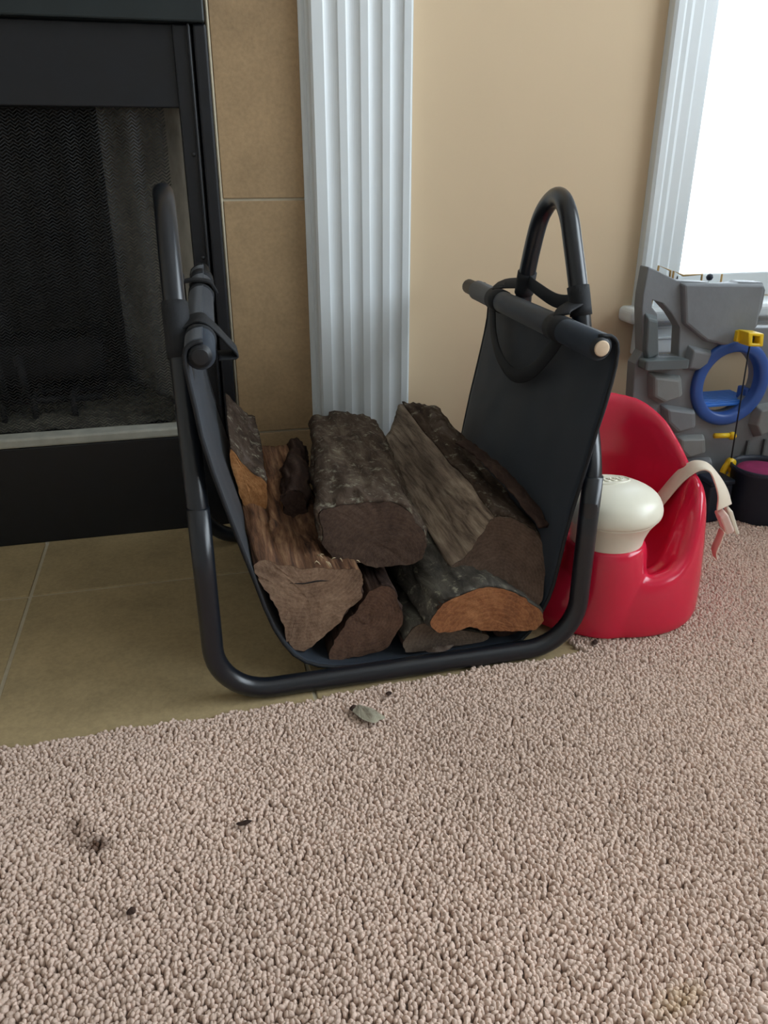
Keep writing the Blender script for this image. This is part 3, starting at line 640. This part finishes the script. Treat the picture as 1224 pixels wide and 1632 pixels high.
def crack(pts, parent, yo=-.0004):
    P = catmull(pts, 6); n = len(P); V, Fs = tube_vf([p+Vector((0, yo, 0)) for p in P], [.0003+.0009*math.sin(math.pi*i/(n-1)) for i in range(n)], 6)
    mesh('crack', V, Fs, M_char, parent, True)
ca = [c for c in LA.children if c.name.startswith('cut_end')][0]
crack([(.098, .900, .150), (.115, .900, .147), (.135, .900, .148), (.152, .900, .146)], ca)
M_splint = simple('pale_wood_splinter', (206, 188, 156), .8)
for k in range(9):
    x = .128+.062*random.random(); y = .905+.05*random.random()**2; z = .170-.15*max(0, x-.165)+.003*random.random(); a = random.uniform(-.9, .9); L_ = random.uniform(.006, .016)
    d = Vector((math.cos(a)*.6, -.3, math.sin(a)))*L_; p = Vector((x, y, z))
    tube('splinter', [p, p+d*.5+Vector((0, 0, .001)), p+d], [.0009, .0007, .0002], M_splint, LA, 5)
pth = catmull([(.416, 1.14, .236), (.428, 1.08, .231), (.440, 1.02, .219), (.450, .965, .204), (.459, .915, .184)], 10); n_ = len(pth); V = []; Fs = []
for i, p in enumerate(pth):
    T = (pth[min(i+1, n_-1)]-pth[max(i-1, 0)]).normalized(); sd = Vector((.8, 0, -.15)); sd = (sd-T*sd.dot(T)).normalized(); nn = T.cross(sd)
    wd_ = .030*(1-.3*(i/(n_-1))**3)
    for a in np.linspace(0, 2*math.pi, 14, endpoint=False):
        e = p+sd*math.cos(a)*wd_/2+nn*math.sin(a)*.0032; V.append(e+noise.noise_vector(e*90)*.003)
for i in range(n_-1):
    for k in range(14): a, b = i*14+k, i*14+(k+1) % 14; Fs.append((a, b, b+14, a+14))
Fs += [tuple(range(14))[::-1], tuple(range((n_-1)*14, n_*14))]
mesh('loose_bark', V, Fs, bk3, LD, True)['label'] = 'loose strip of bark peeling off'

# ------------------------------------------------------------------ red floor seat
st = thing('floor_seat', 'glossy red moulded baby floor seat with cream pommel on the carpet', 'baby seat', (SEAT[0], SEAT[1], 0))
def seat_pt(rho, phi):                                    # phi from the back, clockwise to the right
    cx, cy, a, b, e, ps = SEAT; s_, c_ = math.sin(phi), math.cos(phi)
    k = (abs(s_/a)**e+abs(c_/b)**e)**(-1/e); u, v = s_*k*rho, c_*k*rho
    return cx+u*math.cos(ps)-v*math.sin(ps), cy+u*math.sin(ps)+v*math.cos(ps)
def seat_local(u, v, z): ps = SEAT[5]; return Vector((SEAT[0]+u*math.cos(ps)-v*math.sin(ps), SEAT[1]+u*math.sin(ps)+v*math.cos(ps), z))
ang = [0, 25, 45, 62, 78, 95, 108, 117, 125, 133, 142, 152, 160, 166, 172, 180]; hgt = [.296, .289, .266, .234, .211, .206, .201, .184, .146, .112, .099, .096, .100, .108, .116, .120]
fl_ = .078; NA = 144; V = []; Fs = []; zb = .003
for i in range(NA):
    phi = 2*math.pi*i/NA; d = math.degrees(phi); d -= 9*max(0, math.cos(math.radians(d-184)))**.7; d = d % 360; d = d if d <= 180 else 360-d
    R = cr_interp(d, ang, hgt); front = max(0, min(1, (d-112)/30)); back = max(0, 1-d/75)
    inn = R-.012 if R-.012 > fl_ else fl_
    pr = [(.985, zb), (1.015, zb+.004), (1.03, .02), (1.022, R*.35), (1.0, R*.62), (.975-.02*back, R*.82), (.945-.02*back, R*.94), (.895-.02*back, R), (.835-.02*back, R*.985), (.77-.02*back, R*.90+.0*fl_), (.70, fl_+(R-fl_)*.62), (.63, fl_+(R-fl_)*.28), (.54, fl_+(R-fl_)*.06), (.42, fl_), (.22, fl_), (.06, fl_)]
    c = catmull([(p[0], 0, p[1]) for p in pr], 4)
    for p in c: x, y = seat_pt(p.x, phi); V.append((x, y, max(zb, p.z)))
m_ = len(c)
for i in range(NA):
    for k in range(m_-1): a, b = i*m_+k, ((i+1) % NA)*m_+k; Fs.append((a, b, b+1, a+1))
Fs.append(tuple(i*m_+m_-1 for i in range(NA))); Fs.append(tuple(i*m_ for i in range(NA))[::-1])
SV, SF = V, Fs
pc = seat_local(-.016, -.110, 0)
pm = [(.050, .105), (.051, .130), (.053, .147), (.056, .158), (.060, .168), (.065, .177), (.069, .183), (.069, .1845), (.0725, .1875), (.0740, .194), (.0725, .203), (.066, .214), (.053, .2225), (.035, .228), (.015, .2295), (.004, .2296)]
# the raised foot of the pommel is moulded in one piece with the shell
n0 = len(SV); pf = [(p.x, p.z) for p in catmull([(.064, 0, .006), (.064, 0, .05), (.0635, 0, .09), (.062, 0, .115), (.0595, 0, .133), (.057, 0, .1405), (.053, 0, .143), (.030, 0, .1435)], 4)]
for r, z in pf: SV += [(pc.x+r*math.cos(2*math.pi*k/56), pc.y+r*math.sin(2*math.pi*k/56), z) for k in range(56)]
for i in range(len(pf)-1): SF += [(n0+i*56+k, n0+i*56+(k+1) % 56, n0+(i+1)*56+(k+1) % 56, n0+(i+1)*56+k) for k in range(56)]
SF += [tuple(n0+k for k in range(56))[::-1], tuple(n0+(len(pf)-1)*56+k for k in range(56))]
shell = mesh('shell', SV, SF, M_red, st, True)
rm = shell.modifiers.new('remesh', 'REMESH'); rm.mode = 'VOXEL'; rm.voxel_size = .0028; rm.use_smooth_shade = True
sm = shell.modifiers.new('smooth', 'SMOOTH'); sm.factor = .5; sm.iterations = 14
pom = lathe('pommel', [(p.x, p.z) for p in catmull([(a, 0, b) for a, b in pm], 3)], pc.x, pc.y, M_cream, st, 56)
pom.data.materials[0] = M_cream
def top_z(r): return interp(r, [p[0] for p in pm[9:]][::-1], [p[1] for p in pm[9:]][::-1])
def emb(pts, r=.0016):
    q = []
    for a, b in pts: q.append((pc.x+a, pc.y+b, top_z(math.hypot(a, b))+.0004))
    tube('embossed_mark', catmull(q, 5), r, M_cream, pom, 6)
emb([(.033*math.cos(a), .013+.016*math.sin(a)) for a in np.linspace(0, 2*math.pi, 17)])
for k in range(5): emb([(-.024+.0105*k+.0045*math.cos(a), .013+.006*math.sin(a)) for a in np.linspace(.3, 5.6, 8)], .0014)
emb([(-.026, .013), (-.026, .024)], .001); emb([(-.005, .013), (-.005, .024)], .001); emb([(.0235, .013), (.0235, .025)], .001)
pth = catmull([seat_local(*p) for p in ((.075, .012, .125), (.098, .010, .165), (.118, .010, .196), (.138, .010, .2135), (.157, .008, .213), (.172, .004, .195), (.184, .0, .172), (.189, -.004, .150))], 6)
wd = seat_local(0, 1, 0)-seat_local(0, 0, 0)
ud = seat_local(1, 0, 0)-seat_local(0, 0, 0); npt = len(pth)
ribbon('strap', pth, [tuple(wd*math.cos(a)+ud*math.sin(a)) for a in [max(0, (i/npt-.45)*1.7) for i in range(npt)]], .040, .003, M_strap, st)
def tilted(name, c, sx, sy, sz, rot, mat, parent, bev=.002):
    v, f = box_vf(-sx/2, sx/2, -sy/2, sy/2, -sz/2, sz/2); Mx = Matrix.Translation(c) @ Matrix.Rotation(SEAT[5], 4, 'Z') @ rot
    o = mesh(name, [Mx @ Vector(p) for p in v], f, mat, parent); add_bevel(o, bev, 2); return o
bu = tilted('buckle', seat_local(.190, -.012, .130), .014, .030, .034, Matrix.Rotation(math.radians(-28), 4, 'Y'), M_pinkw, st, .003)
tilted('buckle_clip', seat_local(.205, .0, .128), .006, .030, .044, Matrix.Rotation(math.radians(-24), 4, 'Y'), M_cream, bu, .002)
ribbon('strap_tail', catmull([seat_local(*p) for p in ((.186, -.02, .118), (.182, -.022, .10), (.178, -.024, .085), (.181, -.026, .072))], 5), wd, .022, .002, M_strap, st)

# ------------------------------------------------------------------ toy castle
cs = thing('toy_castle', 'grey plastic toy castle with blue ring and yellow crane below the window', 'toy castle', (1.02, 1.33, 0))
circ = [(1.010+.062*math.cos(a), .258+.062*math.sin(a)) for a in np.linspace(0, 2*math.pi, 40, endpoint=False)]
hole = [(.819,.422),(.839,.416),(.862,.396),(.884,.370),(.890,.316),(.849,.318),(.833,.397),(.821,.409)]
out = [(.802,.480),(.818,.474),(.844,.463),(.865,.454),(.93,.449),(.937,.443),(.989,.445),(.995,.448),(1.044,.445),(1.053,.431),(1.053,.399),(1.045,.362),(1.09,.360),(1.25,.352),(1.26,0),(.83,0),(.819,.159),(.806,.235),(.801,.307),(.813,.329),(.800,.409),(.799,.432)]
prism('wall', out, 1.29, 1.318, M_grey, cs, [hole, circ], .004)
def facet(name, pts, y, d, mat, k=.82, bev=.003): return prism(name, pts, y-d, y+.002, mat, cs, (), bev, k)
facet('rock_face', [(.868,.452),(1.046,.444),(1.047,.365),(1.023,.345),(.984,.330),(.937,.342),(.884,.378)], 1.29, .010, M_grey, .94, .004)
facet('rock_chunk', [(.905,.338),(.960,.325),(.952,.30),(.93,.285),(.90,.29)], 1.29, .014, M_grey, .7)
facet('stone', [(.985,.350),(1.005,.346),(1.0,.334),(.984,.336)], 1.29, .008, M_greyp, .7)
facet('pillar', [(.806,.402),(.832,.395),(.846,.318),(.82,.31),(.812,.33)], 1.29, .010, M_greyd, .8)
prism('window_ledge', [(.806,.300),(.897,.298),(.897,.316),(.806,.318)], 1.262, 1.29, M_greyd, cs, (), .004)
stp = [((.826,.293),(.902,.281),(.912,.238),(.862,.226),(.835,.24)), ((.862,.228),(.945,.212),(.952,.172),(.905,.162),(.872,.19)), ((.905,.162),(.975,.158),(.985,.118),(.935,.108),(.91,.13)), ((.935,.112),(1.0,.108),(1.01,.06),(.95,.05)), ((.83,.225),(.86,.222),(.872,.185),(.86,.10),(.835,.10)), ((.86,.18),(.9,.165),(.92,.08),(.87,.06))]
for k, p in enumerate(stp): facet('rock_step', list(p), 1.29, .016 if k < 4 else .008, (M_greyp, M_grey, M_greyp, M_grey, M_greyd, M_greyd)[k], .74, .005)
facet('rock_chunk', [(1.075,.21),(1.13,.215),(1.14,.16),(1.09,.14),(1.07,.17)], 1.29, .02, M_greyp, .75)
for x in (1.075, 1.115): prism('groove_rib', [(x, .03), (x+.006, .03), (x+.006, .135), (x, .135)], 1.284, 1.291, M_greyd, cs, (), .001)
ring = [(r, yy) for r, yy in ((.061, 1.30), (.061, 1.284), (.0625, 1.281), (.066, 1.279), (.079, 1.279), (.0825, 1.281), (.084, 1.284), (.084, 1.292), (.061, 1.30))]
V = []; Fs = []; SG = 64; q = len(ring)
for i in range(SG):
    a = 2*math.pi*i/SG
    for r, yy in ring: V.append((1.010+r*math.cos(a), yy, .258+r*math.sin(a)))
for i in range(SG):
    for k in range(q-1): a, b = i*q+k, ((i+1) % SG)*q+k; Fs.append((a, b, b+1, a+1))
mesh('blue_ring', V, Fs, M_blue, cs, True)
pl = boxes('platform', [(.945, 1.09, 1.300, 1.385, .207, .214)], M_bluep, cs, .002)
for k in range(8): boxes('slat', [(.95, 1.085, 1.303+.0098*k, 1.3105+.0098*k, .2138, .2162)], M_bluep, pl, .0008)
tube('red_knob', [(.962, 1.352, .2162), (.962, 1.352, .225)], .008, simple('dark_pink_plastic', (150, 40, 84), .5), cs, 12)
boxes('blue_latch', [(1.062, 1.078, 1.30, 1.33, .214, .240)], M_blue, cs, .003)
yb = prism('pulley_bracket', [(.990,.366),(1.024,.362),(1.027,.338),(.996,.340)], 1.236, 1.268, M_yel, cs, [[(1.001,.359),(1.016,.357),(1.018,.344),(1.003,.345)]], .002)
boxes('pulley_mount', [(.988, 1.000, 1.262, 1.272, .343, .364)], M_yel, yb, .002)
tube('pulley_wheel', [(1.0085, 1.248, .350), (1.0085, 1.258, .350)], .006, M_greyd, yb, 12)
tube('cord', [(1.010, 1.252, .348), (1.012, 1.250, .22), (1.014, 1.248, .112)], .0014, M_cord, cs, 6)
hk = tube('hook', catmull([(1.014, 1.248, .112), (1.004, 1.248, .100), (1.000, 1.248, .084), (1.008, 1.248, .076), (1.020, 1.248, .082), (1.022, 1.248, .094), (1.012, 1.248, .094)], 6), .0062, M_yel, cs, 10)
tube('hook_eye', [(1.014, 1.243, .108), (1.014, 1.253, .108)], .0095, M_yel, hk, 14)
tube('peg', [(.985, 1.272, .158), (1.018, 1.272, .156)], .0052, M_yel, cs, 12)
pe = lathe('peg_head', [(.002, -.008), (.006, -.006), (.0085, 0), (.006, .006), (.002, .008)], 1.024, 1.27, M_yel, cs, 14); pe.location.z = .1555
# wire fence and latch on the sill
wr = thing('toy_wire_rail', 'thin bent tan wire rails on the window sill behind the castle', 'wire rail', (.91, 1.41, .386))
def wire(pts, nm='wire'): tube(nm, pts, .0022, M_gold, wr, 6)
wire([(.890, 1.405, .386), (.896, 1.405, .466), (.923, 1.405, .456), (.926, 1.405, .386)]); wire([(.930, 1.405, .386), (.930, 1.405, .455), (.952, 1.405, .446), (.994, 1.405, .447), (.997, 1.405, .386)])
wire([(1.040, 1.405, .386), (1.039, 1.405, .446)], 'post')
lt = thing('sill_knob', 'small dark round knob on a thin stem at the window bottom', 'knob', (1.012, 1.41, .386))
tube('stem', [(1.012, 1.405, .386), (1.012, 1.405, .436)], .0012, M_white, lt, 6)
k_ = lathe('knob', [(.0015, -.0065), (.005, -.005), (.007, 0), (.005, .005), (.0015, .0065)], 1.012, 1.405, M_navy, lt, 16); k_.location.z = .441

# ------------------------------------------------------------------ dark tub and box
tb_ = thing('toy_tub', 'round dark navy tub holding something magenta in front of the castle', 'tub', (1.062, 1.212, 0))
lathe('tub', [(.050, .004), (.053, .008), (.058, .10), (.061, .103), (.061, .111), (.0575, .112), (.055, .104), (.053, .09), (.01, .089)], 1.062, 1.212, M_navy, tb_, 40)
lathe('magenta_contents', [(.050, .0895), (.051, .097), (.046, .104), (.030, .107), (.008, .106)], 1.062, 1.212, M_mag, tb_, 32, 1, 1)
bx_ = thing('toy_box', 'small dark navy box beside the round tub on the carpet', 'box', (.972, 1.225, 0))
boxes('box', [(.948, .996, 1.205, 1.25, .003, .080)], M_navy, bx_, .004); boxes('lid', [(.946, .998, 1.203, 1.252, .080, .090)], M_navy, bx_, .003)

# ------------------------------------------------------------------ debris
def chip(name, label, cx, cy, cz, L, W, th, ang, mat, seed, grp=None, cat='wood chip', mat2=None):
    N = 20; V = []; Fs = []; R = 5
    for side in (1, -1):
        for l in range(R):
            f = 1-l/R
            for i in range(N):
                a = 2*math.pi*i/N; k = 1+.35*noise.noise(Vector((math.cos(a)*1.3+seed, math.sin(a)*1.3, seed)))+.15*noise.noise(Vector((math.cos(a)*4+seed, math.sin(a)*4, 0)))
                x, y = L*.5*math.cos(a)*k*f, W*.5*math.sin(a)*k*f
                z = side*th*.5*(1-f**4)+th*.4*noise.noise(Vector((x*150+seed, y*150, 0)))*(1-f)+.10*x*x/L
                V.append((cx+x*math.cos(ang)-y*math.sin(ang), cy+x*math.sin(ang)+y*math.cos(ang), cz+z))
        V.append((cx, cy, cz+side*th*.5))
    h = R*N+1
    for s in (0, 1):
        for l in range(R-1):
            for i in range(N): a, b = s*h+l*N+i, s*h+l*N+(i+1) % N; Fs.append((a, b, b+N, a+N) if s == 0 else (b, a, a+N, b+N))
        Fs += [(s*h+(R-1)*N+i, s*h+(R-1)*N+(i+1) % N, s*h+R*N) for i in range(N)]
    for i in range(N): Fs.append((i, (i+1) % N, h+(i+1) % N, h+i))
    return tag(mesh(name, V, Fs, mat, None, True), label, cat, grp)
M_chip = barkmat('pale_lichened_bark_chip', (110, 100, 84), (176, 170, 150), (206, 200, 180), 0, 21)
chip('bark_chip', 'pale grey-green bark chip on the carpet in front of the rack', .177, .786, .0115, .046, .024, .005, math.radians(-48), M_chip, 3)
chip('bark_crumb', 'dark bark crumb at the edge of the pale bark chip', .1605, .805, .010, .012, .009, .005, .4, bk3, 5)
chip('bark_crumb', 'thin dark bark sliver alone on the open carpet', .008, .646, .0095, .017, .006, .004, .1, bk3, 8)
chip('bark_crumb', 'round dark bark crumb on the carpet beyond the brown stain', -.103, .563, .0095, .009, .008, .004, .6, bk3, 11)
chip('bark_crumb', 'tiny brown bark crumb between bark chip and rack', .212, .824, .0095, .009, .007, .004, .2, bk3, 14)
chip('bark_crumb', 'small brown bark crumb beside the red seat and rack corner', .533, .868, .0095, .014, .008, .004, .9, bk3, 17)
chip('bark_strip', 'flat strip of bark resting on the front bar of the rack', .298, .878, .0300, .042, .013, .004, .05, bk1, 20)
